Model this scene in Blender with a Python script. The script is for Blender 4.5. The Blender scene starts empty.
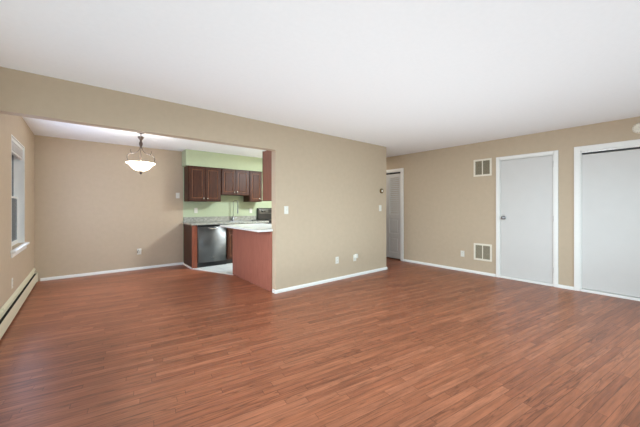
import bpy, bmesh, math, random
from mathutils import Vector, Matrix
C = bpy.context.scene.collection
S = bpy.context.scene
random.seed(4)

# ---------------------------------------------------------------- camera, light, exposure
F_PX, TH, CAM_H = 288.6, math.radians(39.274), 1.248
cd = bpy.data.cameras.new('camera'); cam = bpy.data.objects.new('camera', cd); C.objects.link(cam)
cd.sensor_width = 36.0; cd.lens = 36.0 * F_PX / 640.0
cd.shift_y = -(213.5 - 206.7) / 640.0
cd.clip_start = 0.02
cam.location = (0, 0, CAM_H); cam.rotation_euler = (math.pi / 2, 0, -TH)
S.camera = cam
S.view_settings.view_transform = 'Standard'; S.view_settings.look = 'None'
S.view_settings.gamma = 1.0; S.view_settings.use_curve_mapping = False
S.view_settings.exposure = 0.11

w = bpy.data.worlds.new('sky'); S.world = w; w.use_nodes = True
bg = w.node_tree.nodes['Background']; bg.inputs[0].default_value = (0.80, 0.92, 1.0, 1); bg.inputs[1].default_value = 0.5

def area(name, loc, rot, sx, sy, power, col, spread=180):
    l = bpy.data.lights.new(name, 'AREA'); l.shape = 'RECTANGLE'; l.size = sx; l.size_y = sy
    l.energy = power; l.color = col; l.spread = math.radians(spread)
    o = bpy.data.objects.new(name, l); C.objects.link(o); o.location = loc; o.rotation_euler = rot
    return o
# daylight through the wide glazed opening in the wall behind the camera
area('daylight_rear', (3.0, -4.6, 3.0), (math.radians(76), 0, 0), 10.0, 4.0, 900, (0.76, 0.94, 1.0))
# daylight through the living-room window in the left wall
area('daylight_left', (-6.2, 1.9, 3.0), (0, math.radians(-80), 0), 3.6, 9.0, 2250, (0.94, 0.97, 1.0))
# daylight through the dining window
area('daylight_dining', (-0.625, 5.21, 1.31), (0, math.radians(-90), 0), 0.98, 0.85, 24, (0.58, 0.70, 1.0))
# added uplight just above the floor to whiten the ceiling, no real source
area('ceiling_fill', (1.9, 1.25, 0.22), (math.radians(180), 0, 0), 5.0, 3.3, 70, (0.78, 0.92, 1.0))
# kitchen ceiling lamp
area('kitchen_lamp', (3.75, 4.6, 2.40), (0, 0, 0), 0.5, 0.5, 125, (0.82, 0.93, 1.0))

# added fill light round the hallway corner, no fitting; brightens the bifold door
area('hall_fill', (4.98, 4.75, 2.42), (0, 0, 0), 0.3, 0.3, 6, (1.0, 0.95, 0.88))

# ---------------------------------------------------------------- materials
def lin(c):
    return tuple(((v / 255) / 12.92 if v / 255 <= 0.04045 else ((v / 255 + 0.055) / 1.055) ** 2.4) for v in c) + (1.0,)

def base(name, col, rough=0.5, metal=0.0, spec=0.5):
    m = bpy.data.materials.new(name); m.use_nodes = True
    b = m.node_tree.nodes['Principled BSDF']
    b.inputs['Base Color'].default_value = lin(col); b.inputs['Roughness'].default_value = rough
    b.inputs['Metallic'].default_value = metal; b.inputs['Specular IOR Level'].default_value = spec
    return m, m.node_tree, b

def noisy(name, col, rough=0.5, metal=0.0, spec=0.5, amt=0.04, scale=60.0, bump=0.0, stretch=(1, 1, 1)):
    m, nt, b = base(name, col, rough, metal, spec)
    tc = nt.nodes.new('ShaderNodeTexCoord'); mp = nt.nodes.new('ShaderNodeMapping')
    mp.inputs['Scale'].default_value = stretch
    n = nt.nodes.new('ShaderNodeTexNoise'); n.inputs['Scale'].default_value = scale; n.inputs['Detail'].default_value = 4
    r = nt.nodes.new('ShaderNodeMapRange'); r.inputs[1].default_value = 0.3; r.inputs[2].default_value = 0.7
    r.inputs[3].default_value = 1 - amt; r.inputs[4].default_value = 1 + amt
    h = nt.nodes.new('ShaderNodeHueSaturation'); h.inputs['Color'].default_value = lin(col)
    L = nt.links
    L.new(tc.outputs['Object'], mp.inputs[0]); L.new(mp.outputs[0], n.inputs['Vector']); L.new(n.outputs['Fac'], r.inputs[0])
    L.new(r.outputs[0], h.inputs['Value']); L.new(h.outputs[0], b.inputs['Base Color'])
    if bump:
        bp = nt.nodes.new('ShaderNodeBump'); bp.inputs['Strength'].default_value = bump; bp.inputs['Distance'].default_value = 0.002
        L.new(n.outputs['Fac'], bp.inputs['Height']); L.new(bp.outputs[0], b.inputs['Normal'])
    return m

M = {}
M['paint'] = noisy('beige_wall_paint', (195, 176, 151), 0.6, spec=0.3, amt=0.02, scale=14, bump=0.05)
M['paint_r'] = M['paint']
M['green'] = noisy('pale_green_paint', (182, 193, 160), 0.55, spec=0.3, amt=0.02, scale=14, bump=0.05)
M['ceil'] = noisy('white_ceiling_paint', (246, 246, 245), 0.8, spec=0.2, amt=0.01, scale=30, bump=0.05)
M['trim'] = noisy('white_trim_paint', (238, 236, 230), 0.4, amt=0.01, scale=20)
M['door'] = noisy('white_door_paint', (210, 207, 202), 0.42, amt=0.012, scale=5)
M['plate'] = noisy('white_plastic', (226, 223, 212), 0.35, amt=0.01, scale=30)
M['pitch'] = noisy('heater_slot_shade', (14, 13, 12), 0.9, amt=0.1)  # shade inside the heater slot, painted black
M['slot'] = noisy('dark_slot', (40, 38, 36), 0.6, amt=0.05)
M['cream'] = noisy('cream_enamel', (226, 219, 190), 0.4, amt=0.02, scale=12)
M['ventwhite'] = noisy('vent_enamel', (232, 224, 206), 0.45, amt=0.02, scale=12)
M['ventdark'] = noisy('vent_filter_grey', (118, 108, 88), 0.9, amt=0.35, scale=160)
M['steel'] = noisy('brushed_steel', (118, 119, 118), 0.45, 1.0, amt=0.06, scale=30, stretch=(1, 1, 40))
def brushed():
    nt = M['steel'].node_tree; b = nt.nodes['Principled BSDF']; b.inputs['Anisotropic'].default_value = 0.9; b.inputs['Anisotropic Rotation'].default_value = 0.25
    t = nt.nodes.new('ShaderNodeTangent'); t.direction_type = 'RADIAL'; t.axis = 'Z'; nt.links.new(t.outputs[0], b.inputs['Tangent'])
brushed()
M['chrome'] = noisy('chrome', (150, 150, 152), 0.32, 1.0, amt=0.02)
M['black'] = noisy('black_enamel', (22, 22, 24), 0.3, amt=0.05)
M['bronze'] = noisy('brushed_bronze', (84, 70, 62), 0.5, 0.5, amt=0.12, scale=90)
M['brass'] = noisy('aged_brass', (120, 98, 62), 0.4, 0.7, amt=0.08)
M['nickel'] = noisy('satin_nickel', (205, 203, 198), 0.25, 1.0, amt=0.03)

def wood(name, c1, c2, rough, scale=9.0, stretch=(6, 6, 0.6), spec=0.5):
    m, nt, b = base(name, c1, rough, 0, spec)
    L = nt.links
    tc = nt.nodes.new('ShaderNodeTexCoord'); mp = nt.nodes.new('ShaderNodeMapping'); mp.inputs['Scale'].default_value = stretch
    n = nt.nodes.new('ShaderNodeTexNoise'); n.inputs['Scale'].default_value = scale; n.inputs['Detail'].default_value = 7
    n.inputs['Roughness'].default_value = 0.6; n.inputs['Distortion'].default_value = 0.6
    cr = nt.nodes.new('ShaderNodeValToRGB')
    cr.color_ramp.elements[0].position = 0.33; cr.color_ramp.elements[0].color = lin(c1)
    cr.color_ramp.elements[1].position = 0.68; cr.color_ramp.elements[1].color = lin(c2)
    L.new(tc.outputs['Object'], mp.inputs[0]); L.new(mp.outputs[0], n.inputs['Vector'])
    L.new(n.outputs['Fac'], cr.inputs[0]); L.new(cr.outputs[0], b.inputs['Base Color'])
    return m
M['cherry'] = wood('dark_cherry_wood', (54, 26, 14), (80, 42, 24), 0.42, spec=0.3)
M['cherry_side'] = wood('brown_cabinet_side', (122, 74, 54), (140, 88, 66), 0.5, 7.0)
M['cherry_edge'] = wood('highlight_cherry_moulding', (128, 80, 56), (160, 110, 80), 0.25)  # highlights along the door mouldings painted in as pale wood
M['stile'] = wood('glare_cherry_wood', (118, 62, 42), (142, 80, 56), 0.3)  # glare on the filler stile painted in as lighter wood
M['panel'] = wood('red_brown_wood_veneer', (150, 90, 72), (168, 105, 86), 0.5, 7.0)

def granite(name, cols):
    m, nt, b = base(name, cols[1], 0.15)
    L = nt.links
    tc = nt.nodes.new('ShaderNodeTexCoord')
    n = nt.nodes.new('ShaderNodeTexNoise'); n.inputs['Scale'].default_value = 45; n.inputs['Detail'].default_value = 6; n.inputs['Roughness'].default_value = 0.75
    cr = nt.nodes.new('ShaderNodeValToRGB'); e = cr.color_ramp.elements
    e[0].position = 0.3; e[0].color = lin(cols[0]); e[1].position = 0.7; e[1].color = lin(cols[2])
    k = e.new(0.5); k.color = lin(cols[1])
    L.new(tc.outputs['Object'], n.inputs['Vector']); L.new(n.outputs['Fac'], cr.inputs[0]); L.new(cr.outputs[0], b.inputs['Base Color'])
    return m
M['pgranite'] = granite('white_speckled_counter', ((205, 205, 200), (232, 232, 228), (246, 246, 243)))
M['granite'] = granite('pale_speckled_granite', ((104, 104, 96), (158, 158, 148), (190, 190, 180)))

def glass_mat(name, col):
    m = bpy.data.materials.new(name); m.use_nodes = True; nt = m.node_tree; nt.nodes.clear()
    o = nt.nodes.new('ShaderNodeOutputMaterial'); t = nt.nodes.new('ShaderNodeBsdfTransparent'); g = nt.nodes.new('ShaderNodeBsdfGlossy')
    t.inputs[0].default_value = col; g.inputs['Roughness'].default_value = 0.03
    x = nt.nodes.new('ShaderNodeMixShader'); f = nt.nodes.new('ShaderNodeFresnel'); f.inputs[0].default_value = 1.2
    nt.links.new(f.outputs[0], x.inputs[0]); nt.links.new(t.outputs[0], x.inputs[1]); nt.links.new(g.outputs[0], x.inputs[2]); nt.links.new(x.outputs[0], o.inputs[0])
    return m
M['glass'] = glass_mat('window_glass', (0.86, 0.91, 0.94, 1))
M['dglass'] = glass_mat('tinted_window_glass', (0.36, 0.41, 0.50, 1))
def screen_mat():
    m = bpy.data.materials.new('dark_insect_screen'); m.use_nodes = True; nt = m.node_tree; nt.nodes.clear()
    o = nt.nodes.new('ShaderNodeOutputMaterial'); t = nt.nodes.new('ShaderNodeBsdfTransparent'); d = nt.nodes.new('ShaderNodeBsdfDiffuse')
    d.inputs[0].default_value = lin((30, 36, 48)); x = nt.nodes.new('ShaderNodeMixShader'); x.inputs[0].default_value = 0.9
    nt.links.new(t.outputs[0], x.inputs[1]); nt.links.new(d.outputs[0], x.inputs[2]); nt.links.new(x.outputs[0], o.inputs[0])
    return m
M['screen'] = screen_mat()
def alabaster():
    m, nt, b = base('lit_white_glass', (250, 246, 238), 0.3)
    b.inputs['Emission Color'].default_value = (1.0, 0.88, 0.66, 1); b.inputs['Emission Strength'].default_value = 4.4
    return m
M['alabaster'] = alabaster()

def floor_mat():
    m, nt, b = base('oak_strip_floor', (160, 100, 80), 0.36, spec=0.45)
    N, L = nt.nodes, nt.links
    def math_(op, a, c=None):
        n = N.new('ShaderNodeMath'); n.operation = op
        for i, v in ((0, a), (1, c)):
            if v is None: continue
            if isinstance(v, (int, float)): n.inputs[i].default_value = v
            else: L.new(v, n.inputs[i])
        return n.outputs[0]
    tc = N.new('ShaderNodeTexCoord'); mp = N.new('ShaderNodeMapping'); mp.vector_type = 'TEXTURE'
    mp.inputs['Rotation'].default_value = (0, 0, math.radians(BOARD_ANGLE))
    L.new(tc.outputs['Object'], mp.inputs[0])
    sp = N.new('ShaderNodeSeparateXYZ'); L.new(mp.outputs[0], sp.inputs[0])
    u, v = sp.outputs[0], sp.outputs[1]
    vr = math_('DIVIDE', v, 0.054); row = math_('FLOOR', vr); fv = math_('FRACT', vr)
    wn = N.new('ShaderNodeTexWhiteNoise'); wn.noise_dimensions = '1D'; L.new(row, wn.inputs['W'])
    off = math_('MULTIPLY', wn.outputs['Value'], 7.3)
    ur = math_('ADD', math_('DIVIDE', u, 0.72), off); pid = math_('FLOOR', ur); fu = math_('FRACT', ur)
    cmb = N.new('ShaderNodeCombineXYZ'); L.new(row, cmb.inputs[0]); L.new(pid, cmb.inputs[1])
    wp = N.new('ShaderNodeTexWhiteNoise'); wp.noise_dimensions = '2D'; L.new(cmb.outputs[0], wp.inputs['Vector'])
    # plank tone
    cr = N.new('ShaderNodeValToRGB'); e = cr.color_ramp.elements
    e[0].position = 0.0; e[0].color = lin(FL[0]); e[1].position = 1.0; e[1].color = lin(FL[3])
    a = e.new(0.35); a.color = lin(FL[1]); a = e.new(0.7); a.color = lin(FL[2])
    L.new(wp.outputs['Value'], cr.inputs[0])
    # grain: stretched noise shifted per plank + cathedral rings
    gv = N.new('ShaderNodeCombineXYZ')
    L.new(math_('ADD', math_('MULTIPLY', u, 3.2), math_('MULTIPLY', wp.outputs['Value'], 40)), gv.inputs[0])
    L.new(math_('MULTIPLY', v, 42), gv.inputs[1]); L.new(math_('MULTIPLY', wp.outputs['Value'], 17), gv.inputs[2])
    g = N.new('ShaderNodeTexNoise'); g.inputs['Scale'].default_value = 1.0; g.inputs['Detail'].default_value = 6; g.inputs['Roughness'].default_value = 0.65
    L.new(gv.outputs[0], g.inputs['Vector'])
    rv = N.new('ShaderNodeCombineXYZ')
    L.new(math_('ADD', math_('MULTIPLY', u, 1.3), math_('MULTIPLY', wp.outputs['Value'], 31)), rv.inputs[0])
    L.new(math_('MULTIPLY', v, 24), rv.inputs[1]); L.new(math_('MULTIPLY', wp.outputs['Value'], 9), rv.inputs[2])
    rn = N.new('ShaderNodeTexNoise'); rn.inputs['Scale'].default_value = 1.0; rn.inputs['Detail'].default_value = 1.5
    L.new(rv.outputs[0], rn.inputs['Vector'])
    ring = math_('ABSOLUTE', math_('SUBTRACT', math_('FRACT', math_('MULTIPLY', rn.outputs['Fac'], 11.0)), 0.5))
    rl = N.new('ShaderNodeMapRange'); rl.inputs[1].default_value = 0.0; rl.inputs[2].default_value = 0.20; rl.inputs[3].default_value = 0.55; rl.inputs[4].default_value = 1.0
    L.new(ring, rl.inputs[0])
    wq = N.new('ShaderNodeTexWhiteNoise'); wq.noise_dimensions = '1D'; L.new(math_('MULTIPLY', wp.outputs['Value'], 91.7), wq.inputs['W'])
    mk = N.new('ShaderNodeMapRange'); mk.inputs[1].default_value = 0.35; mk.inputs[2].default_value = 0.9; L.new(wq.outputs['Value'], mk.inputs[0])
    ringv = math_('SUBTRACT', 1.0, math_('MULTIPLY', math_('SUBTRACT', 1.0, rl.outputs[0]), mk.outputs[0]))
    gr = N.new('ShaderNodeMapRange'); gr.inputs[1].default_value = 0.3; gr.inputs[2].default_value = 0.7; gr.inputs[3].default_value = 0.60; gr.inputs[4].default_value = 1.28
    L.new(g.outputs['Fac'], gr.inputs[0])
    # seams
    ev = math_('MINIMUM', fv, math_('SUBTRACT', 1.0, fv)); eu = math_('MULTIPLY', math_('MINIMUM', fu, math_('SUBTRACT', 1.0, fu)), 12.6)
    ed = math_('MINIMUM', ev, eu)
    sm = N.new('ShaderNodeMapRange'); sm.inputs[1].default_value = 0.008; sm.inputs[2].default_value = 0.05; sm.inputs[3].default_value = 0.5; sm.inputs[4].default_value = 1.0
    L.new(ed, sm.inputs[0])
    val = math_('MULTIPLY', math_('MULTIPLY', gr.outputs[0], ringv), sm.outputs[0])
    mx = N.new('ShaderNodeMix'); mx.data_type = 'RGBA'; mx.blend_type = 'MULTIPLY'; mx.inputs[0].default_value = 1.0
    L.new(cr.outputs[0], mx.inputs[6]); 
    cc = N.new('ShaderNodeCombineColor'); 
    for i in range(3): L.new(val, cc.inputs[i])
    L.new(cc.outputs[0], mx.inputs[7]); L.new(mx.outputs[2], b.inputs['Base Color'])
    ro = N.new('ShaderNodeMapRange'); ro.inputs[3].default_value = 0.30; ro.inputs[4].default_value = 0.45
    L.new(g.outputs['Fac'], ro.inputs[0]); L.new(ro.outputs[0], b.inputs['Roughness'])
    bp = N.new('ShaderNodeBump'); bp.inputs['Strength'].default_value = 0.25; bp.inputs['Distance'].default_value = 0.001
    L.new(sm.outputs[0], bp.inputs['Height']); L.new(bp.outputs[0], b.inputs['Normal'])
    return m
BOARD_ANGLE = -8.5
FL = ((145, 86, 60), (155, 93, 65), (161, 98, 68), (171, 107, 77))
M['floor'] = floor_mat()

def tile_mat():
    m, nt, b = base('pale_grey_floor_tile', (214, 218, 216), 0.3)
    tc = nt.nodes.new('ShaderNodeTexCoord'); br = nt.nodes.new('ShaderNodeTexBrick')
    br.offset = 0.0; br.inputs['Scale'].default_value = 1.0; br.inputs['Brick Width'].default_value = 0.305; br.inputs['Row Height'].default_value = 0.305
    br.inputs['Mortar Size'].default_value = 0.004
    br.inputs['Color1'].default_value = lin((216, 220, 216)); br.inputs['Color2'].default_value = lin((204, 208, 206)); br.inputs['Mortar'].default_value = lin((170, 172, 168))
    nt.links.new(tc.outputs['Object'], br.inputs['Vector']); nt.links.new(br.outputs['Color'], b.inputs['Base Color'])
    return m
M['tile'] = tile_mat()

# ---------------------------------------------------------------- helpers
class MB:
    def __init__(s): s.bm = bmesh.new()
    def box(s, x0, x1, y0, y1, z0, z1, bev=0.0, seg=2):
        x0, x1 = min(x0, x1), max(x0, x1); y0, y1 = min(y0, y1), max(y0, y1); z0, z1 = min(z0, z1), max(z0, z1)
        t = bmesh.new(); bmesh.ops.create_cube(t, size=1)
        for v in t.verts: v.co = Vector(((x0 + x1) / 2 + v.co.x * (x1 - x0), (y0 + y1) / 2 + v.co.y * (y1 - y0), (z0 + z1) / 2 + v.co.z * (z1 - z0)))
        if bev: bmesh.ops.bevel(t, geom=list(t.edges), offset=bev, segments=seg, profile=0.5, affect='EDGES')
        s._merge(t); return s
    def _merge(s, t):
        me = bpy.data.meshes.new('tmp'); t.to_mesh(me); t.free(); s.bm.from_mesh(me); bpy.data.meshes.remove(me)
    def lathe(s, prof, mat=Matrix.Identity(4), n=32):
        t = bmesh.new(); rings = []
        for r, z in prof:
            if r < 1e-6: rings.append([t.verts.new((0, 0, z))])
            else: rings.append([t.verts.new((r * math.cos(2 * math.pi * i / n), r * math.sin(2 * math.pi * i / n), z)) for i in range(n)])
        for a, b in zip(rings, rings[1:]):
            for i in range(n):
                j = (i + 1) % n
                if len(a) == 1 and len(b) == 1: continue
                if len(a) == 1: t.faces.new((a[0], b[i], b[j]))
                elif len(b) == 1: t.faces.new((a[i], a[j], b[0]))
                else: t.faces.new((a[i], a[j], b[j], b[i]))
        bmesh.ops.recalc_face_normals(t, faces=list(t.faces))
        for f in t.faces: f.smooth = True
        bmesh.ops.transform(t, matrix=mat, verts=list(t.verts)); s._merge(t); return s
    def tube(s, pts, rad, n=10, caps=True):
        t = bmesh.new(); pts = [Vector(p) for p in pts]; rings = []; up = None
        for i, p in enumerate(pts):
            d = (pts[min(i + 1, len(pts) - 1)] - pts[max(i - 1, 0)]).normalized()
            if up is None:
                up = d.orthogonal().normalized()
            up = (up - d * up.dot(d)).normalized(); sd = d.cross(up)
            r = rad[i] if isinstance(rad, (list, tuple)) else rad
            rings.append([t.verts.new(p + (up * math.cos(2 * math.pi * k / n) + sd * math.sin(2 * math.pi * k / n)) * r) for k in range(n)])
        for a, b in zip(rings, rings[1:]):
            for i in range(n): t.faces.new((a[i], a[(i + 1) % n], b[(i + 1) % n], b[i]))
        if caps: t.faces.new(rings[0]); t.faces.new(rings[-1])
        bmesh.ops.recalc_face_normals(t, faces=list(t.faces))
        for f in t.faces: f.smooth = True
        s._merge(t); return s
    def prism(s, poly, axis, a, b, bev=0.0):
        """extrude a 2D polygon along axis ('x','y','z') from a to b"""
        t = bmesh.new()
        def P(p, c): return {'x': (c, p[0], p[1]), 'y': (p[0], c, p[1]), 'z': (p[0], p[1], c)}[axis]
        A = [t.verts.new(P(p, a)) for p in poly]; B = [t.verts.new(P(p, b)) for p in poly]
        n = len(poly); t.faces.new(A); t.faces.new(B)
        for i in range(n): t.faces.new((A[i], A[(i + 1) % n], B[(i + 1) % n], B[i]))
        bmesh.ops.recalc_face_normals(t, faces=list(t.faces))
        if bev: bmesh.ops.bevel(t, geom=list(t.edges), offset=bev, segments=2, profile=0.5, affect='EDGES')
        s._merge(t); return s
    def build(s, name, mat, parent=None, loc=None):
        me = bpy.data.meshes.new(name)
        if loc is None:
            cs = [v.co for v in s.bm.verts]
            lo = Vector([min(c[i] for c in cs) for i in range(3)]); hi = Vector([max(c[i] for c in cs) for i in range(3)])
            loc = Vector(((lo.x + hi.x) / 2, (lo.y + hi.y) / 2, lo.z))
        loc = Vector(loc)
        for v in s.bm.verts: v.co -= loc
        s.bm.to_mesh(me); s.bm.free(); me.materials.append(M[mat])
        o = bpy.data.objects.new(name, me); C.objects.link(o)
        if parent is not None:
            wl = Vector((0, 0, 0)); p = parent
            while p: wl += p.location; p = p.parent
            o.parent = parent; o.location = loc - wl
        else: o.location = loc
        return o
def B(*a, **k): return MB().box(*a, **k)
def thing(name, loc, label, cat, group=None):
    o = bpy.data.objects.new(name, None); o.empty_display_size = 0.05; C.objects.link(o); o.location = loc
    o['label'] = label; o['category'] = cat
    if group: o['group'] = group
    return o
def tag(o, label, cat, group=None):
    o['label'] = label; o['category'] = cat
    if group: o['group'] = group
    return o
def struct(o, label=None, cat=None):
    o['kind'] = 'structure'
    if label: o['label'] = label; o['category'] = cat
    return o
def rot_to(axis):          # matrix taking +Z onto the given axis
    return Vector((0, 0, 1)).rotation_difference(Vector(axis)).to_matrix().to_4x4()
def copy_thing(o):
    r = o.copy(); C.objects.link(r)
    for ch in list(o.children):
        c = ch.copy(); C.objects.link(c); c.parent = r
        for g in ch.children:
            d = g.copy(); C.objects.link(d); d.parent = c
    return r

# ---------------------------------------------------------------- the setting
XL, XR, YR, YB, YP, H = -0.637, 5.68, -0.80, 6.72, 3.62, 2.44
PX0, PX1, PT, HZ = 2.138, 4.67, 0.12, 2.066      # partition ends, thickness, header underside
XK = 1.66                                        # where the green paint begins

fl = B(XL - 0.3, XR + 0.7, YR - 0.2, YB + 0.2, -0.1, 0.0).build('floor', 'floor', loc=(0, 0, 0)); struct(fl)
struct(MB().prism([(1.69, YB), (1.69, 6.09), (2.125, 5.10), (2.125, YP + PT), (4.55, YP + PT), (4.55, YB)], 'z', 0.0, 0.005).build('floor_tile', 'tile', loc=(0, 0, 0)))
struct(B(XL - 0.3, XR + 0.7, YR - 0.2, YB + 0.2, H, H + 0.1).build('ceiling', 'ceil'))

def wall_x(name, x0, x1, y0, y1, holes, mat):
    """wall slab between x0..x1, along y, with rectangular holes (ya, yb, za, zb)"""
    m = MB(); ys = sorted({y0, y1, *[h[0] for h in holes], *[h[1] for h in holes]})
    for a, b in zip(ys, ys[1:]):
        hh = sorted([h for h in holes if h[0] <= a and h[1] >= b], key=lambda h: h[2]); z = 0.0
        for h in hh:
            if h[2] > z: m.box(x0, x1, a, b, z, h[2])
            z = h[3]
        if z < H: m.box(x0, x1, a, b, z, H)
    bmesh.ops.remove_doubles(m.bm, verts=list(m.bm.verts), dist=1e-5)
    return struct(m.build(name, mat))
def wall_y(name, y0, y1, x0, x1, holes, mat):
    m = MB(); xs = sorted({x0, x1, *[h[0] for h in holes], *[h[1] for h in holes]})
    for a, b in zip(xs, xs[1:]):
        hh = sorted([h for h in holes if h[0] <= a and h[1] >= b], key=lambda h: h[2]); z = 0.0
        for h in hh:
            if h[2] > z: m.box(a, b, y0, y1, z, h[2])
            z = h[3]
        if z < H: m.box(a, b, y0, y1, z, H)
    bmesh.ops.remove_doubles(m.bm, verts=list(m.bm.verts), dist=1e-5)
    return struct(m.build(name, mat))

WIN = (4.74, 5.685, 0.752, 2.072)
WLR = (0.8, 3.2, 0.60, 2.07)           # living-room window, beside the camera and out of the frame
DR1 = (1.175, 1.935, 0.0, 2.072)        # flush door
DR2 = (-0.66, 0.866, 0.0, 2.066)        # sliding closet
DR3 = (3.984, 5.32, 0.0, 2.074)         # bifold closet
wall_x('wall_left', XL - 0.2, XL, YR, YB, [WIN, WLR], 'paint')
wall_x('wall_right', XR, XR + 0.12, YR, YB, [DR1, DR2, DR3], 'paint_r')
wall_y('wall_back', YB, YB + 0.12, XL - 0.2, XK, [], 'paint')
wall_y('wall_kitchen', YB, YB + 0.12, XK, XR + 0.12, [], 'green')
wall_y('wall_rear', YR - 0.12, YR, XL - 0.2, XR + 0.12, [(0.4, 5.0, 0.02, 2.10)], 'paint')
# partition with its header over the dining opening: one continuous plastered piece
mb = MB().prism([(XL, HZ), (PX0, HZ), (PX0, 0), (PX1, 0), (PX1, H), (XL, H)], 'y', YP, YP + PT)
struct(mb.build('wall_partition', 'paint'))
struct(B(4.55, PX1, YP + PT, YB, 0, H).build('wall_hall', 'paint'))
struct(B(1.637, 4.55, 6.39, YB, 2.110, H).build('wall_soffit', 'green'))
struct(B(XR + 0.62, XR + 0.70, YR, YB, 0, H).build('wall_closet', 'paint'))
# rear glazed opening (behind the camera)
m = MB()
for x in (0.4, 1.93, 3.46, 4.94): m.box(x, x + 0.06, YR - 0.10, YR - 0.04, 0.02, 2.10)
m.box(0.4, 5.0, YR - 0.10, YR - 0.04, 0.02, 0.08); m.box(0.4, 5.0, YR - 0.10, YR - 0.04, 2.04, 2.10)
wr = struct(m.build('window_2', 'trim'))
B(0.46, 4.94, YR - 0.075, YR - 0.07, 0.08, 2.04).build('glass', 'glass', wr)

# living-room window in the left wall (out of the frame)
m = MB(); xa, xb = XL - 0.16, XL - 0.10
for y in (WLR[0], 1.975, WLR[1] - 0.05): m.box(xa, xb, y, y + 0.05, WLR[2], WLR[3])
m.box(xa, xb, WLR[0], WLR[1], WLR[2], WLR[2] + 0.05); m.box(xa, xb, WLR[0], WLR[1], WLR[3] - 0.05, WLR[3])
wl = struct(m.build('window_3', 'trim'))
B(xa + 0.025, xa + 0.03, WLR[0] + 0.05, WLR[1] - 0.05, WLR[2] + 0.05, WLR[3] - 0.05).build('glass', 'glass', wl)

# baseboards
BH, BD = 0.048, 0.016
def base_profile(): return [(0, 0), (BD, 0), (BD, BH * 0.55), (BD * 0.55, BH * 0.9), (BD * 0.3, BH), (0, BH)]
def board_y(name, x0, x1, y, sgn):    # along x, on a wall facing sgn*y
    return struct(MB().prism([(y + sgn * a, b) for a, b in base_profile()], 'x', x0, x1).build(name, 'trim'))
def board_x(name, y0, y1, x, sgn):
    return struct(MB().prism([(x + sgn * a, b) for a, b in base_profile()], 'y', y0, y1).build(name, 'trim'))
board_y('baseboard_back', XL + 0.07, 1.672, YB, -1)
board_y('baseboard_partition', PX0 - BD, PX1 + BD, YP, -1)
struct(B(PX0 - BD, PX0, YP, YP + 0.075, 0, BH).build('baseboard_jamb', 'trim'))
board_x('baseboard_hall', YP, YB, PX1, 1)
board_x('baseboard_right', 1.998, 3.908, XR, -1)
board_x('baseboard_pier', 0.937, 1.127, XR, -1)
board_x('baseboard_corner', 5.40, YB, XR, -1)
# threshold strip where tile meets wood
a, b = Vector((1.68, 6.09)), Vector((2.115, 5.10)); d = (b - a).normalized(); nrm = Vector((-d.y, d.x)) * 0.018
struct(MB().prism([tuple(a + nrm), tuple(b + nrm), tuple(b - nrm), tuple(a - nrm)], 'z', 0.0, 0.009).build('trim_1', 'trim'))
struct(MB().prism([(1.654, 0.0), (1.668, 0.0), (1.668, 0.03), (1.662, 0.03), (1.654, 0.02)], 'y', 6.10, YB - BD).build('trim_2', 'trim'))

# ---- doors of the right wall
def casing(y0, y1, z1, parent, wdt, head):
    """flat painted casing round an opening on the right wall"""
    m = MB(); e = 0.0005
    m.box(XR - 0.018, XR - e, y1, y1 + wdt, 0, z1 + head, bev=0.004)
    m.box(XR - 0.018, XR - e, y0 - wdt, y0, 0, z1 + head, bev=0.004)
    m.box(XR - 0.018, XR - e, y0, y1, z1, z1 + head, bev=0.004)
    m.box(XR - 0.006, XR + 0.118, y1 - 0.012, y1 - e, 0, z1); m.box(XR - 0.006, XR + 0.118, y0 + e, y0 + 0.012, 0, z1)
    m.box(XR - 0.006, XR + 0.118, y0, y1, z1 - 0.012, z1 - e)
    return m.build('casing', 'trim', parent)

d1 = struct(thing('door_1', (XR + 0.02, 1.555, 0), 'white flush door with a round knob between the vents and the sliding closet', 'door'))
casing(DR1[0], DR1[1], DR1[3], d1, 0.055, 0.05)
B(XR + 0.004, XR + 0.042, DR1[0] + 0.015, DR1[1] - 0.015, 0.042, DR1[3] - 0.016, bev=0.003).build('leaf', 'door', d1)
B(XR - 0.012, XR + 0.10, DR1[0] + 0.012, DR1[1] - 0.012, 0, 0.038, bev=0.005).build('threshold', 'trim', d1)
mk = rot_to((-1, 0, 0)); mk.translation = Vector((XR + 0.004, 1.872, 1.056))
k = MB().lathe([(0, 0), (0.032, 0), (0.032, 0.006), (0.024, 0.010), (0.011, 0.014), (0.010, 0.034), (0.018, 0.040), (0.027, 0.048), (0.029, 0.058), (0.024, 0.068), (0.012, 0.073), (0, 0.074)], mk).build('knob', 'chrome', d1)
k['label'] = 'round chrome knob'
B(XR - 0.004, XR + 0.002, DR1[1] - 0.010, DR1[1] - 0.004, 1.03, 1.085).build('strike_plate', 'chrome', d1)
for z in (0.25, 1.06, 1.915):
    MB().tube([(XR - 0.004, DR1[0] + 0.012, z - 0.045), (XR - 0.004, DR1[0] + 0.012, z + 0.045)], 0.006).build('hinge', 'door', d1)

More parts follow.
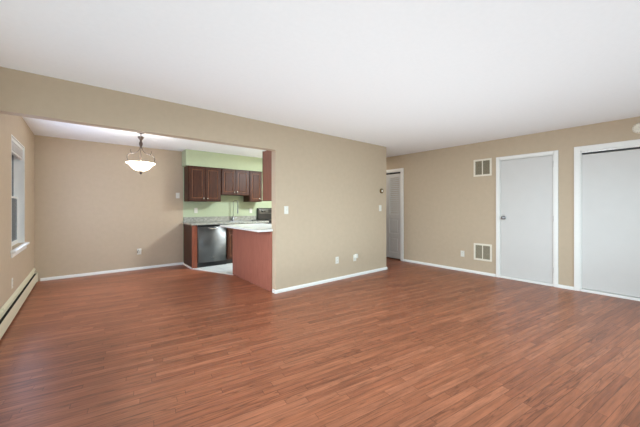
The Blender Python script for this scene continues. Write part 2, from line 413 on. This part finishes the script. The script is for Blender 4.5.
d2 = struct(thing('door_2', (XR + 0.02, 0.10, 0), 'white sliding closet door under a dark top gap at the right edge', 'door'))
casing(DR2[0], DR2[1], DR2[3], d2, 0.07, 0.072)
B(XR + 0.012, XR + 0.046, 0.06, DR2[1] - 0.006, 0.045, DR2[3] - 0.052, bev=0.002).build('sliding_panel', 'door', d2)
B(XR + 0.056, XR + 0.09, DR2[0] + 0.014, 0.10, 0.045, DR2[3] - 0.052, bev=0.002).build('sliding_panel', 'door', d2)
B(XR + 0.002, XR + 0.10, DR2[0] + 0.012, DR2[1] - 0.012, DR2[3] - 0.026, DR2[3] - 0.012).build('track', 'nickel', d2)
B(XR + 0.008, XR + 0.10, DR2[0] + 0.012, DR2[1] - 0.014, DR2[3] - 0.044, DR2[3] - 0.026).build('gap_shade', 'black', d2)  # black bar painting the shade of the gap above the sliding panels
B(XR - 0.012, XR + 0.10, DR2[0] + 0.012, DR2[1] - 0.012, 0, 0.038, bev=0.005).build('threshold', 'trim', d2)

d3 = struct(thing('door_3', (XR + 0.02, 4.65, 0), 'white louvred bifold closet door at the hallway corner', 'door'))
casing(DR3[0], DR3[1], DR3[3], d3, 0.072, 0.062)
def bifold(y0, y1):
    x0, x1, zt = XR + 0.010, XR + 0.040, DR3[3] - 0.055
    s_ = 0.052; m = MB()
    m.box(x0, x1, y0, y0 + s_, 0.03, zt, bev=0.002); m.box(x0, x1, y1 - s_, y1, 0.03, zt, bev=0.002)
    for a, b in ((0.03, 0.165), (0.525, 0.615), (0.97, 1.06), (zt - 0.085, zt)): m.box(x0, x1, y0 + s_, y1 - s_, a, b, bev=0.002)
    lf = m.build('leaf', 'door', d3)
    m = MB(); n = 19; za, zb = 1.06, zt - 0.085
    for i in range(n):
        z = za + (i + 0.5) * (zb - za) / n
        m.prism([(x0 + 0.004, z - 0.020), (x0 + 0.008, z - 0.023), (x1 - 0.001, z + 0.013), (x1 - 0.005, z + 0.017)], 'y', y0 + s_, y1 - s_)
    m.build('louvre_panel', 'door', lf)
    for a, b in ((0.165, 0.525), (0.615, 0.97)):
        m = B(x0 + 0.018, x1 - 0.004, y0 + s_, y1 - s_, a, b)
        m.box(x0 + 0.001, x0 + 0.019, y0 + s_ + 0.04, y1 - s_ - 0.04, a + 0.035, b - 0.035, bev=0.008)
        m.build('raised_panel', 'door', lf)
    return lf
bifold(3.998, 4.365); bifold(4.370, 4.735); bifold(4.74, 5.02); bifold(5.025, 5.305)
B(XR + 0.012, XR + 0.06, DR3[0] + 0.014, DR3[1] - 0.014, DR3[3] - 0.040, DR3[3] - 0.014).build('track', 'slot', d3)

# ---- dining window: double-hung sashes in a plastered reveal
w1 = struct(thing('window_1', (XL - 0.1, 5.225, 0.755), 'white double-hung window in the left dining wall', 'window'))
xw = XL - 0.062
y0, y1, z0, z1 = WIN
m = MB()   # reveal lining
m.box(xw, XL + 0.001, y1 - 0.012, y1 - 0.0005, z0, z1); m.box(xw, XL + 0.001, y0 + 0.0005, y0 + 0.012, z0, z1); m.box(xw, XL + 0.001, y0 + 0.012, y1 - 0.012, z1 - 0.012, z1 - 0.0005)
m.build('reveal', 'trim', w1)
m = MB(); fw = 0.014
for a, b in ((y0 + 0.001, y0 + fw), (y1 - fw, y1 - 0.001)): m.box(xw - 0.11, xw, a, b, z0, z1)
m.box(xw - 0.11, xw, y0 + fw, y1 - fw, z0, z0 + 0.03); m.box(xw - 0.11, xw, y0 + fw, y1 - fw, z1 - 0.03, z1 - 0.001)
m.build('frame', 'trim', w1)
zm = 1.36
for (xa, za, zb, nm) in ((xw - 0.034, z0 + 0.03, zm + 0.02, 'lower_sash'), (xw - 0.065, zm - 0.02, z1 - 0.03, 'upper_sash')):
    m = MB(); xb = xa + 0.030; s_ = 0.022
    m.box(xa, xb, y0 + fw + 0.001, y0 + fw + s_, za, zb); m.box(xa, xb, y1 - fw - s_, y1 - fw - 0.001, za, zb)
    m.box(xa, xb, y0 + fw + s_, y1 - fw - s_, za, za + s_); m.box(xa, xb, y0 + fw + s_, y1 - fw - s_, zb - s_, zb)
    so = m.build(nm, 'trim', w1)
    B(xa + 0.022, xa + 0.026, y0 + fw + s_, y1 - fw - s_, za + s_, zb - s_).build('glass', 'dglass', so)
B(xw - 0.108, xw - 0.106, y0 + fw, y1 - fw, z0 + 0.03, z1 - 0.03).build('insect_screen', 'screen', w1)
m = B(xw, XL + 0.045, y0 - 0.05, y1 + 0.06, z0 - 0.028, z0 - 0.0005, bev=0.006)
m.box(XL + 0.0005, XL + 0.016, y0 - 0.03, y1 + 0.04, z0 - 0.08, z0 - 0.029, bev=0.003)
m.build('sill', 'trim', w1)
bl = thing('mini_blind', (XL - 0.04, 5.225, 1.90), 'white mini blind drawn up at the top of the dining window', 'blind')
B(XL - 0.058, XL - 0.010, y0 + 0.02, y1 - 0.02, 2.015, 2.055, bev=0.003).build('headrail', 'trim', bl)
m = MB()
for i in range(11): m.box(XL - 0.054, XL - 0.014, y0 + 0.025, y1 - 0.025, 1.915 + i * 0.0089, 1.9185 + i * 0.0089)
m.build('slats', 'trim', bl)
B(XL - 0.052, XL - 0.016, y0 + 0.025, y1 - 0.025, 1.892, 1.912, bev=0.003).build('bottom_rail', 'trim', bl)

# ---------------------------------------------------------------- baseboard heater
ht = thing('baseboard_heater', (XL + 0.03, 4.0, 0), 'long cream metal baseboard heater along the floor of the left wall', 'heater')
hy0, hy1 = 0.6, 6.66
m = MB().prism([(XL + 0.0005, 0.03), (XL + 0.004, 0.03), (XL + 0.004, 0.230), (XL + 0.020, 0.208), (XL + 0.023, 0.211), (XL + 0.005, 0.242), (XL + 0.0005, 0.242)], 'y', hy0, hy1)
m.build('back_plate', 'cream', ht)
MB().prism([(XL + 0.039, 0.03), (XL + 0.043, 0.028), (XL + 0.043, 0.152), (XL + 0.040, 0.160), (XL + 0.037, 0.158), (XL + 0.039, 0.150)], 'y', hy0, hy1).build('front_cover', 'cream', ht)
MB().prism([(XL + 0.0255, 0.192), (XL + 0.0275, 0.190), (XL + 0.0305, 0.193), (XL + 0.0285, 0.197)], 'y', hy0, hy1).build('damper', 'cream', ht)
m = B(XL + 0.0045, XL + 0.0385, hy0, hy1, 0.05, 0.145)  # black block filling the heater so the slot looks shaded
m.build('element_shade', 'pitch', ht)
for a in (hy0 - 0.03, hy1): MB().prism([(XL + 0.0005, 0.0), (XL + 0.044, 0.0), (XL + 0.044, 0.152), (XL + 0.038, 0.160), (XL + 0.006, 0.160), (XL + 0.0005, 0.16)], 'y', a, a + 0.03, bev=0.002).build('end_cap', 'cream', ht)
B(XL + 0.0005, XL + 0.0235, 4.19, 4.20, 0.212, 0.2425).build('splice_plate', 'cream', ht)
# ---------------------------------------------------------------- wall plates, vents, thermostat, smoke detector
def basis(n):
    """columns: right, outward normal (-> local y-), up for a plate hung on a wall whose outward normal is n"""
    n = Vector(n); up = Vector((0, 0, 1)); r = n.cross(up)
    return Matrix((r, n, up)).transposed().to_4x4()   # local x=right, y=out, z=up
def plate_part(mbd, name, mat, root):
    """part given in local plate coordinates (x right, y out, z up)"""
    me = bpy.data.meshes.new(name); mbd.bm.to_mesh(me); mbd.bm.free(); me.materials.append(M[mat])
    o = bpy.data.objects.new(name, me); C.objects.link(o); o.parent = root
    return o
def on_wall(name, p, n, label, cat, group=None):
    t = thing(name, p, label, cat, group); t.rotation_euler = basis(n).to_euler(); return t
def outlet(p, n, label, plug=False):
    t = on_wall('wall_outlet', p, n, label, 'outlet', 'wall outlets')
    plate_part(B(-0.036, 0.036, 0.0005, 0.006, -0.058, 0.058, bev=0.0025), 'cover_plate', 'plate', t)
    for z in (-0.026, 0.026):
        so = plate_part(B(-0.017, 0.017, 0.005, 0.008, z - 0.014, z + 0.014, bev=0.0015), 'socket', 'plate', t)
        for x in (-0.007, 0.005): plate_part(B(x, x + 0.002, 0.0075, 0.0085, z - 0.002, z + 0.008), 'slot', 'slot', so)
    return t
def switch(p, n, label):
    t = on_wall('light_switch', p, n, label, 'switch', 'light switches')
    plate_part(B(-0.036, 0.036, 0.0005, 0.006, -0.058, 0.058, bev=0.0025), 'cover_plate', 'plate', t)
    plate_part(MB().prism([(0.005, -0.012), (0.009, -0.011), (0.018, 0.008), (0.016, 0.012), (0.005, 0.012)], 'x', -0.005, 0.005), 'toggle', 'plate', t)
    for z in (-0.03, 0.03):
        mk = rot_to((0, 1, 0)); mk.translation = Vector((0, 0.0055, z))
        plate_part(MB().lathe([(0, 0), (0.003, 0), (0.0025, 0.0012), (0, 0.0014)], mk, 10), 'screw', 'nickel', t)
    return t
PY, BY, RX, LX = (0, -1, 0), (0, -1, 0), (-1, 0, 0), (1, 0, 0)
switch((2.314, YP, 1.198), PY, 'white light switch on the partition wall near the kitchen opening')
switch((4.477, YP, 1.220), PY, 'white light switch under the round thermostat')
switch((1.556, YB, 1.487), BY, 'white light switch on the dining wall beside the kitchen cabinets')
outlet((3.334, YP, 0.338), PY, 'white outlet low on the partition wall with nothing plugged in')
outlet((3.765, YP, 0.330), PY, 'white outlet low on the partition wall with an adapter plugged in')
outlet((0.850, YB, 0.356), BY, 'white outlet low on the dining back wall under the pendant lamp')
outlet((1.927, YB, 1.163), BY, 'white outlet on the green wall above the dishwasher')
outlet((3.245, YB, 1.145), BY, 'white outlet on the green wall beside the stove')
outlet((XR, 2.580, 0.338), RX, 'white outlet on the right wall beside the lower vent')
outlet((XL, 4.770, 0.375), LX, 'white outlet on the left wall between window and baseboard heater')
ad = on_wall('plug_adapter', (3.785, YP - 0.009, 0.362), PY, 'small white adapter plugged into the right outlet of the partition wall', 'adapter')
plate_part(B(-0.020, 0.034, 0.0, 0.040, -0.034, 0.040, bev=0.006), 'housing', 'plate', ad)
plate_part(B(-0.034, -0.018, 0.004, 0.030, 0.012, 0.036, bev=0.004), 'plug_head', 'ventdark', ad)
nl = on_wall('plug_adapter', (0.862, YB - 0.009, 0.372), BY, 'small adapter plugged into the outlet on the dining back wall', 'adapter')
plate_part(B(-0.022, 0.022, 0.0, 0.034, -0.026, 0.040, bev=0.006), 'housing', 'plate', nl)
plate_part(MB().tube([(0.022, 0.02, 0.01), (0.035, 0.022, 0.006), (0.044, 0.020, -0.01), (0.046, 0.012, -0.04)], 0.004), 'cord', 'ventdark', nl)

def vent(p, n, label, hgt):
    t = on_wall('return_air_vent', p, n, label, 'vent', 'wall vents')
    a = 0.156; hh = hgt / 2; bw = 0.032; m = MB()
    m.box(-a, a, 0.0005, 0.010, hh - bw, hh, bev=0.003); m.box(-a, a, 0.0005, 0.010, -hh, -hh + bw, bev=0.003)
    m.box(-a, -a + bw, 0.0005, 0.010, -hh + bw, hh - bw, bev=0.003); m.box(a - bw, a, 0.0005, 0.010, -hh + bw, hh - bw, bev=0.003)
    m.box(-0.007, 0.007, 0.0005, 0.009, -hh + bw, hh - bw)
    plate_part(m, 'frame', 'ventwhite', t)
    plate_part(B(-a + 0.01, a - 0.01, 0.0003, 0.0012, -hh + 0.01, hh - 0.01), 'duct_screen', 'ventdark', t)
    m = MB(); k = 15
    for i in range(k):
        z = -hh + bw + (i + 0.5) * (hgt - 2 * bw) / k
        m.prism([(0.0015, z + 0.0025), (0.0025, z + 0.0035), (0.007, z - 0.0025), (0.006, z - 0.0035)], 'x', -a + bw, a - bw)
    plate_part(m, 'louvres', 'ventslat', t)
    return t
M['ventslat'] = noisy('vent_slat_enamel', (176, 166, 144), 0.5, amt=0.05)
vent((XR, 2.219, 1.967), RX, 'square cream air vent high on the right wall', 0.315)
vent((XR, 2.216, 0.411), RX, 'square white air vent low on the right wall beside the outlet', 0.310)

th = on_wall('thermostat', (4.510, YP, 1.556), PY, 'round brass thermostat with a white face above the light switch', 'thermostat')
mk = rot_to((0, 1, 0)); mk.translation = Vector((0, 0.0005, 0))
plate_part(MB().lathe([(0, 0), (0.048, 0), (0.048, 0.014), (0.045, 0.022), (0.036, 0.026), (0.024, 0.026), (0.024, 0.018), (0, 0.018)], mk), 'ring', 'brass', th)
mk = rot_to((0, 1, 0)); mk.translation = Vector((0, 0.0185, 0))
plate_part(MB().lathe([(0, 0), (0.022, 0), (0.021, 0.010), (0.016, 0.013), (0, 0.014)], mk), 'dial_face', 'plate', th)
sd = on_wall('smoke_detector', (XR, 0.275, 2.286), RX, 'round white smoke detector high on the right wall above the closet', 'smoke detector')
mk = rot_to((0, 1, 0)); mk.translation = Vector((0, 0.0005, 0))
plate_part(MB().lathe([(0, 0), (0.072, 0), (0.072, 0.010), (0.066, 0.012)], mk), 'mounting_ring', 'ventwhite', sd)
m = MB().lathe([(0.066, 0.008), (0.068, 0.016), (0.064, 0.030), (0.052, 0.038), (0.034, 0.041), (0.030, 0.037), (0.018, 0.037), (0.014, 0.041), (0, 0.042)], mk)
plate_part(m, 'housing', 'ventwhite', sd)
m = MB()
for i in range(16):
    a = 2 * math.pi * i / 16
    m.tube([(0.0675 * math.cos(a), 0.017, 0.0675 * math.sin(a)), (0.058 * math.cos(a), 0.0362, 0.058 * math.sin(a))], 0.0022, 6)
plate_part(m, 'sounder_slots', 'ventdark', sd)

# ---------------------------------------------------------------- pendant lamp
LP = Vector((0.68, 5.20, 0))
pl = thing('pendant_lamp', (LP.x, LP.y, 1.745), 'lit white glass bowl pendant on scrolled bronze arms hanging in the dining area', 'pendant lamp')
T = Matrix.Translation(LP)
MB().lathe([(0, H - 0.0005), (0.056, H - 0.0005), (0.060, H - 0.020), (0.058, H - 0.044), (0.048, H - 0.058), (0.016, H - 0.066), (0, H - 0.066)], T).build('canopy', 'bronze', pl)
MB().tube([(LP.x, LP.y, H - 0.06), (LP.x, LP.y, 2.315)], 0.006).build('stem', 'bronze', pl)
m = MB().lathe([(0, 2.318), (0.016, 2.318), (0.038, 2.328), (0.044, 2.320), (0.035, 2.300), (0.020, 2.280), (0.014, 2.262), (0.016, 2.250), (0.023, 2.238), (0.025, 2.215), (0.020, 2.190), (0.013, 2.176), (0.016, 2.164), (0.009, 2.150), (0, 2.146)], T)
m.build('crown', 'bronze', pl)
MB().tube([(LP.x, LP.y, 2.19), (LP.x, LP.y, 1.80)], 0.0045).build('rod', 'bronze', pl)
def bez(ps, n=26):
    out = []
    def cr(p0, p1, p2, p3, t): return 0.5 * ((2 * p1) + (-p0 + p2) * t + (2 * p0 - 5 * p1 + 4 * p2 - p3) * t * t + (-p0 + 3 * p1 - 3 * p2 + p3) * t ** 3)
    ps = [Vector(p) for p in ps]; q = [ps[0] * 2 - ps[1]] + ps + [ps[-1] * 2 - ps[-2]]
    k = max(4, n // (len(ps) - 1))
    for i in range(len(ps) - 1):
        for j in range(k): out.append(cr(q[i], q[i + 1], q[i + 2], q[i + 3], j / k))
    out.append(ps[-1]); return out
for k in range(3):
    an = -TH + math.radians(4) + k * 2 * math.pi / 3
    ca, sa = math.cos(an), math.sin(an)
    def R3(r, z): return (LP.x + r * ca, LP.y + r * sa, z)
    ar = MB().tube(bez([R3(0.008, 2.190), R3(0.016, 2.150), R3(0.036, 2.108), R3(0.070, 2.076), R3(0.105, 2.058), R3(0.140, 2.052), R3(0.172, 2.040), R3(0.198, 2.012), R3(0.206, 1.978), R3(0.198, 1.940), R3(0.186, 1.912)]), 0.0046)
    ar = ar.build('arm', 'bronze', pl)
    m = MB().tube(bez([R3(0.150, 2.050), R3(0.128, 2.053), R3(0.108, 2.062)]), 0.0095)
    m.tube(bez([R3(0.128, 2.056), R3(0.150, 2.068), R3(0.158, 2.092), R3(0.150, 2.106)]), 0.0038)
    m.build('leaf', 'bronze', ar)
bp_ = [(0.196, 1.924), (0.198, 1.917), (0.186, 1.908), (0.164, 1.894), (0.146, 1.876), (0.128, 1.852), (0.105, 1.828), (0.074, 1.810), (0.040, 1.799), (0.0, 1.796)]
inn = [(0.0, 1.804), (0.040, 1.807), (0.072, 1.818), (0.101, 1.835), (0.123, 1.858), (0.141, 1.882), (0.160, 1.900), (0.184, 1.914), (0.193, 1.922), (0.196, 1.924)]
MB().lathe(bp_ + inn, T, 48).build('glass_bowl', 'alabaster', pl)
MB().lathe([(0, 1.800), (0.030, 1.797), (0.032, 1.792), (0.014, 1.785), (0.010, 1.777), (0.018, 1.768), (0.016, 1.757), (0.007, 1.750), (0, 1.745)], T).build('finial', 'bronze', pl)
lb = bpy.data.lights.new('pendant_bulb', 'POINT'); lb.energy = 8; lb.color = (0.92, 0.98, 1.0); lb.shadow_soft_size = 0.03
lo = bpy.data.objects.new('pendant_bulb', lb); C.objects.link(lo); lo.parent = pl; lo.location = (0, 0, 0.19)

# ---------------------------------------------------------------- kitchen
def cab_door(parent, axis, a0, a1, z0, z1, face, sgn, knob=None, wood_='cherry'):
    """framed raised-panel door; spans a0..a1 along axis ('x' or 'y'), its front at face, facing sgn on the other axis"""
    def bx(m, u0, u1, zz0, zz1, d0, d1, bev=0.0):
        f0, f1 = face + sgn * (-d0), face + sgn * (-d1)
        if axis == 'x': m.box(u0, u1, f0, f1, zz0, zz1, bev=bev)
        else: m.box(f0, f1, u0, u1, zz0, zz1, bev=bev)
    s_ = 0.058; m = MB()
    bx(m, a0, a0 + s_, z0, z1, 0, 0.02, 0.003); bx(m, a1 - s_, a1, z0, z1, 0, 0.02, 0.003)
    bx(m, a0 + s_, a1 - s_, z0, z0 + s_, 0, 0.02, 0.003); bx(m, a0 + s_, a1 - s_, z1 - s_, z1, 0, 0.02, 0.003)
    d = m.build('door', wood_, parent)
    m = MB(); bx(m, a0 + s_ - 0.002, a1 - s_ + 0.002, z0 + s_ - 0.002, z1 - s_ + 0.002, 0.010, 0.018)
    bx(m, a0 + s_ + 0.018, a1 - s_ - 0.018, z0 + s_ + 0.018, z1 - s_ - 0.018, 0.002, 0.012, 0.006)
    m.build('raised_panel', wood_, d)
    m = MB(); e = 0.008
    for (p, q, r, t) in ((a0 + s_, a0 + s_ + e, z0 + s_, z1 - s_), (a1 - s_ - e, a1 - s_, z0 + s_, z1 - s_), (a0 + s_ + e, a1 - s_ - e, z0 + s_, z0 + s_ + e), (a0 + s_ + e, a1 - s_ - e, z1 - s_ - e, z1 - s_)):
        bx(m, p, q, r, t, 0.001, 0.012, 0.002)
    m.build('moulding', 'cherry_edge', d)
    if knob:
        u, z = knob
        ax = (0, sgn, 0) if axis == 'x' else (sgn, 0, 0)
        mk = rot_to(ax); mk.translation = Vector((u, face, z) if axis == 'x' else (face, u, z))
        kb = MB().lathe([(0, -0.001), (0.009, -0.001), (0.006, 0.006), (0.007, 0.012), (0.015, 0.017), (0.017, 0.022), (0.013, 0.028), (0, 0.030)], mk, 20).build('knob', 'nickel', d)
    return d
FY = 6.39
def wall_cab(x0, x1, z0, z1, doors, label):
    t = thing('wall_cabinet', ((x0 + x1) / 2, (FY + YB) / 2, z0), label, 'cabinet', 'cherry wall cabinets')
    m = B(x0, x1, FY + 0.022, YB - 0.001, z0, z1)
    m.build('body', 'cherry', t)
    m = MB()      # face frame
    s_ = 0.03; m.box(x0, x0 + s_, FY + 0.006, FY + 0.0215, z0, z1); m.box(x1 - s_, x1, FY + 0.006, FY + 0.0215, z0, z1)
    m.box(x0 + s_, x1 - s_, FY + 0.006, FY + 0.0215, z0, z0 + s_); m.box(x0 + s_, x1 - s_, FY + 0.006, FY + 0.0215, z1 - s_, z1)
    m.build('face_frame', 'cherry', t)
    for (a, b, kx, kz) in doors: cab_door(t, 'x', a, b, z0 + 0.012, z1 - 0.012, FY - 0.014, -1, (kx, kz))
    return t
wall_cab(1.682, 2.366, 1.362, 2.108, [(1.697, 2.0235, 1.988, 1.424), (2.0295, 2.352, 2.070, 1.424)], 'tall two-door cherry wall cabinet over the dishwasher, at the end by the dining wall')
wall_cab(2.368, 3.048, 1.515, 2.108, [(2.384, 2.706, 2.672, 1.578), (2.712, 3.034, 2.746, 1.578)], 'short two-door cherry wall cabinet above the sink')
wall_cab(3.050, 3.385, 1.366, 2.108, [(3.064, 3.371, 3.318, 1.434)], 'narrow one-door cherry wall cabinet right of the sink')
# wall cabinet on the back of the partition, seen from its side
pc = thing('wall_cabinet', (2.57, 3.89, 1.337), 'cherry wall cabinet hung behind the partition, showing its plain red-brown side', 'cabinet', 'cherry wall cabinets')
B(2.152, 3.0, YP + PT + 0.001, 4.005, 1.340, 2.098).build('body', 'cherry', pc)
B(2.140, 2.1515, YP + PT + 0.001, 4.008, 1.340, 2.098).build('side_panel', 'cherry_side', pc)
B(2.139, 3.0, YP + PT + 0.001, 4.026, 1.334, 1.3395).build('bottom_rail', 'cherry', pc)
B(2.139, 3.0, 4.0085, 4.022, 1.340, 2.104).build('face_frame', 'cherry', pc)
cab_door(pc, 'x', 2.15, 2.566, 1.35, 2.09, 4.043, 1, (2.53, 1.41)); cab_door(pc, 'x', 2.574, 2.99, 1.35, 2.09, 4.043, 1, (2.61, 1.41))

# base run on the back wall
BF = 6.09
ep = thing('base_cabinet_end', (1.73, 6.4, 0), 'dark cherry end panel and filler closing the cabinet run left of the dishwasher', 'cabinet')
B(1.670, 1.690, BF + 0.02, YB - 0.001, 0.006, 0.874).build('side_panel', 'cherry', ep)
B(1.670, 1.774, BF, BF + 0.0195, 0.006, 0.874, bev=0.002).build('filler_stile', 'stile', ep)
dw = thing('dishwasher', (2.082, 6.4, 0.005), 'stainless steel dishwasher with a curved bar handle under the back counter', 'dishwasher')
B(1.778, 2.386, BF + 0.05, YB - 0.03, 0.10, 0.868).build('tub', 'black', dw)
poly = [(1.780, BF + 0.049)] + [(1.780 + 0.604 * i / 24, BF + 0.008 - 0.022 * (1 - (2 * i / 24 - 1) ** 2)) for i in range(25)] + [(2.384, BF + 0.049)]
dd = MB().prism(poly, 'z', 0.102, 0.835).build('door', 'steel', dw)
for p in dd.data.polygons: p.use_smooth = abs(p.normal.z) < 0.5 and p.normal.y < -0.5
cpn = B(1.780, 2.384, BF - 0.010, BF + 0.049, 0.838, 0.868, bev=0.003).build('control_panel', 'black', dw)
hp = bez([(1.985, BF - 0.012, 0.826), (1.990, BF - 0.034, 0.816), (2.02, BF - 0.046, 0.800), (2.075, BF - 0.050, 0.790), (2.13, BF - 0.046, 0.800), (2.160, BF - 0.034, 0.816), (2.165, BF - 0.012, 0.826)])
MB().tube(hp, 0.010).build('handle', 'nickel', dw)
B(2.04, 2.12, BF - 0.0155, BF - 0.0125, 0.185, 0.200).build('badge', 'nickel', dw)
B(1.780, 2.384, BF + 0.03, BF + 0.0495, 0.006, 0.099).build('kick_plate', 'black', dw)
sb = thing('base_cabinet', (2.89, 6.4, 0), 'cherry sink base cabinet right of the dishwasher', 'cabinet')
m = B(2.390, 2.408, BF + 0.02, YB - 0.001, 0.10, 0.874); m.box(3.372, 3.390, BF + 0.02, YB - 0.001, 0.10, 0.874)
m.box(2.408, 3.372, BF + 0.02, YB - 0.001, 0.10, 0.118); m.box(2.408, 3.372, YB - 0.012, YB - 0.001, 0.118, 0.874); m.box(2.408, 3.372, BF + 0.02, BF + 0.038, 0.118, 0.874)
m.build('body', 'cherry', sb)
B(2.390, 3.390, BF + 0.07, BF + 0.09, 0.006, 0.0995).build('toe_kick', 'black', sb)
for a, b, kx in ((2.40, 2.72, 2.68), (2.73, 3.05, 2.77), (3.06, 3.38, 3.10)):
    dr = B(a, b, BF - 0.002, BF + 0.0195, 0.715, 0.86, bev=0.004).build('drawer', 'cherry', sb)
    mk = rot_to((0, -1, 0)); mk.translation = Vector(((a + b) / 2, BF - 0.002, 0.787))
    MB().lathe([(0, -0.001), (0.009, -0.001), (0.006, 0.006), (0.007, 0.012), (0.015, 0.017), (0.017, 0.022), (0.013, 0.028), (0, 0.030)], mk, 20).build('knob', 'nickel', dr)
    cab_door(sb, 'x', a, b, 0.115, 0.70, BF - 0.001, -1, (kx, 0.64))
ct = thing('countertop', (2.53, 6.4, 0.875), 'pale speckled granite counter along the green back wall', 'countertop')
m = MB(); sx0, sx1, sy0, sy1 = 2.52, 3.22, 6.20, 6.58
m.box(1.655, sx0, BF - 0.03, YB - 0.021, 0.876, 0.912); m.box(sx1, 3.392, BF - 0.03, YB - 0.021, 0.876, 0.912)
m.box(sx0, sx1, BF - 0.03, sy0, 0.876, 0.912); m.box(sx0, sx1, sy1, YB - 0.021, 0.876, 0.912)
m.build('slab', 'granite', ct)
B(1.668, 3.392, YB - 0.0205, YB - 0.0008, 0.876, 1.020, bev=0.002).build('backsplash', 'granite', ct)
sk = thing('kitchen_sink', (2.87, 6.39, 0.70), 'stainless steel sink set into the granite back counter', 'sink')
m = MB(); g = 0.001
m.box(sx0 + g, sx1 - g, sy0 + g, sy0 + 0.006, 0.72, 0.914); m.box(sx0 + g, sx1 - g, sy1 - 0.006, sy1 - g, 0.72, 0.914)
m.box(sx0 + g, sx0 + 0.006, sy0 + 0.006, sy1 - 0.006, 0.72, 0.914); m.box(sx1 - 0.006, sx1 - g, sy0 + 0.006, sy1 - 0.006, 0.72, 0.914)
m.box(sx0 + 0.006, sx1 - 0.006, sy0 + 0.006, sy1 - 0.006, 0.715, 0.721)
m.build('basin', 'steel', sk)
MB().lathe([(0, 0.722), (0.04, 0.722), (0.042, 0.724), (0.03, 0.7235), (0, 0.7225)], Matrix.Translation((2.87, 6.39, 0))).build('drain', 'chrome', sk)
fa = thing('faucet', (2.752, 6.635, 0.912), 'tall chrome gooseneck faucet behind the sink', 'faucet')
fx, fy = 2.752, 6.635
MB().lathe([(0, 0.9125), (0.030, 0.9125), (0.030, 0.922), (0.022, 0.932), (0.020, 1.00), (0.013, 1.01), (0, 1.01)], Matrix.Translation((fx, fy, 0))).build('base', 'chrome', fa)
pts = [(fx, fy, 1.0), (fx, fy, 1.34)] + [(fx + 0.028 * (1 - math.cos(a)), fy - 0.07 * (1 - math.cos(a)), 1.34 + 0.062 * math.sin(a)) for a in [math.pi * i / 14 for i in range(1, 15)]] + [(fx + 0.056, fy - 0.14, 1.22)]
MB().tube(pts, 0.0075).build('gooseneck', 'chrome', fa)
MB().lathe([(0, 1.09), (0.013, 1.09), (0.015, 1.11), (0.012, 1.20), (0.009, 1.225), (0, 1.225)], Matrix.Translation((fx + 0.056, fy - 0.14, 0))).build('spray_head', 'chrome', fa)
MB().tube([(fx + 0.018, fy, 0.975), (fx + 0.05, fy - 0.01, 0.985), (fx + 0.115, fy - 0.02, 1.02)], [0.008, 0.007, 0.006]).build('lever', 'chrome', fa)

rg = thing('stove', (3.785, 6.38, 0.005), 'black and steel freestanding stove with a raised control panel in the kitchen corner', 'stove')
B(3.402, 4.168, BF - 0.005, YB - 0.012, 0.02, 0.905).build('body', 'black', rg)
B(3.402, 4.168, BF - 0.02, YB - 0.012, 0.9055, 0.922, bev=0.003).build('cooktop', 'black', rg)
m = MB().prism([(YB - 0.012, 0.9225), (6.605, 0.9225), (6.640, 1.215), (YB - 0.012, 1.215)], 'x', 3.402, 4.168, bev=0.006)
bgd = m.build('backguard', 'black', rg)
MB().prism([(6.6205, 1.07), (6.6165, 1.07), (6.6305, 1.190), (6.636, 1.190)], 'x', 3.435, 4.135).build('control_plate', 'steel', bgd)
MB().prism([(6.6175, 1.088), (6.613, 1.088), (6.6235, 1.175), (6.630, 1.175)], 'x', 3.69, 3.90).build('display', 'black', bgd)
for x in (3.51, 3.59, 3.99, 4.06):
    mk = rot_to((0, -1, 0.12)); mk.translation = Vector((x, 6.624, 1.13))
    MB().lathe([(0, 0), (0.018, 0), (0.016, 0.016), (0, 0.018)], mk, 16).build('knob', 'black', bgd)
od = B(3.41, 4.16, BF - 0.028, BF - 0.0055, 0.22, 0.86, bev=0.004).build('oven_door', 'steel', rg)
MB().tube([(3.47, BF - 0.028, 0.81), (3.47, BF - 0.065, 0.81), (4.10, BF - 0.065, 0.81), (4.10, BF - 0.028, 0.81)], 0.011).build('handle', 'nickel', od)
B(3.41, 4.16, BF - 0.026, BF - 0.0055, 0.05, 0.21, bev=0.004).build('drawer', 'steel', rg)
for x, y in ((3.60, 6.22), (3.98, 6.22), (3.60, 6.47), (3.98, 6.47)):
    MB().lathe([(0.085, 0.9225), (0.085, 0.927), (0.07, 0.927), (0.07, 0.925), (0.05, 0.925), (0.05, 0.928), (0, 0.928)], Matrix.Translation((x, y, 0)), 24).build('burner', 'slot', rg)

# peninsula
pn = thing('peninsula_cabinet', (2.42, 4.43, 0), 'kitchen peninsula with a plain red-brown wood back facing the dining area', 'cabinet')
B(2.1345, 2.70, YP + PT + 0.006, 5.115, 0.006, 0.887).build('body', 'cherry', pn)
q = B(2.114, 2.134, YP + 0.098, 5.122, 0.006, 0.887, bev=0.0015).build('back_panel', 'panel', pn); q['label'] = 'plain red-brown wood veneer back panel'
for a, b, kx in ((3.76, 4.20, 4.16), (4.21, 4.65, 4.25), (4.66, 5.10, 4.70)): cab_door(pn, 'y', a, b, 0.12, 0.86, 2.722, 1, (kx, 0.78))
pt = thing('countertop', (2.3, 4.4, 0.888), 'white-edged peninsula counter overhanging the red-brown wood panel', 'countertop')
r_ = 0.04; cz0, cz1, cx, cy = 0.888, 0.920, 1.900, 3.695; poly = [(PX0 - 0.002, cy)]
for i in range(7):
    a = -math.pi / 2 - i * math.pi / 12; poly.append((cx + r_ + r_ * math.cos(a), cy + r_ + r_ * math.sin(a)))
poly += [(cx, 5.18), (2.745, 5.18), (2.745, YP + PT + 0.002), (PX0 - 0.002, YP + PT + 0.002)]
MB().prism(poly, 'z', cz0, cz1, bev=0.003).build('slab', 'pgranite', pt)
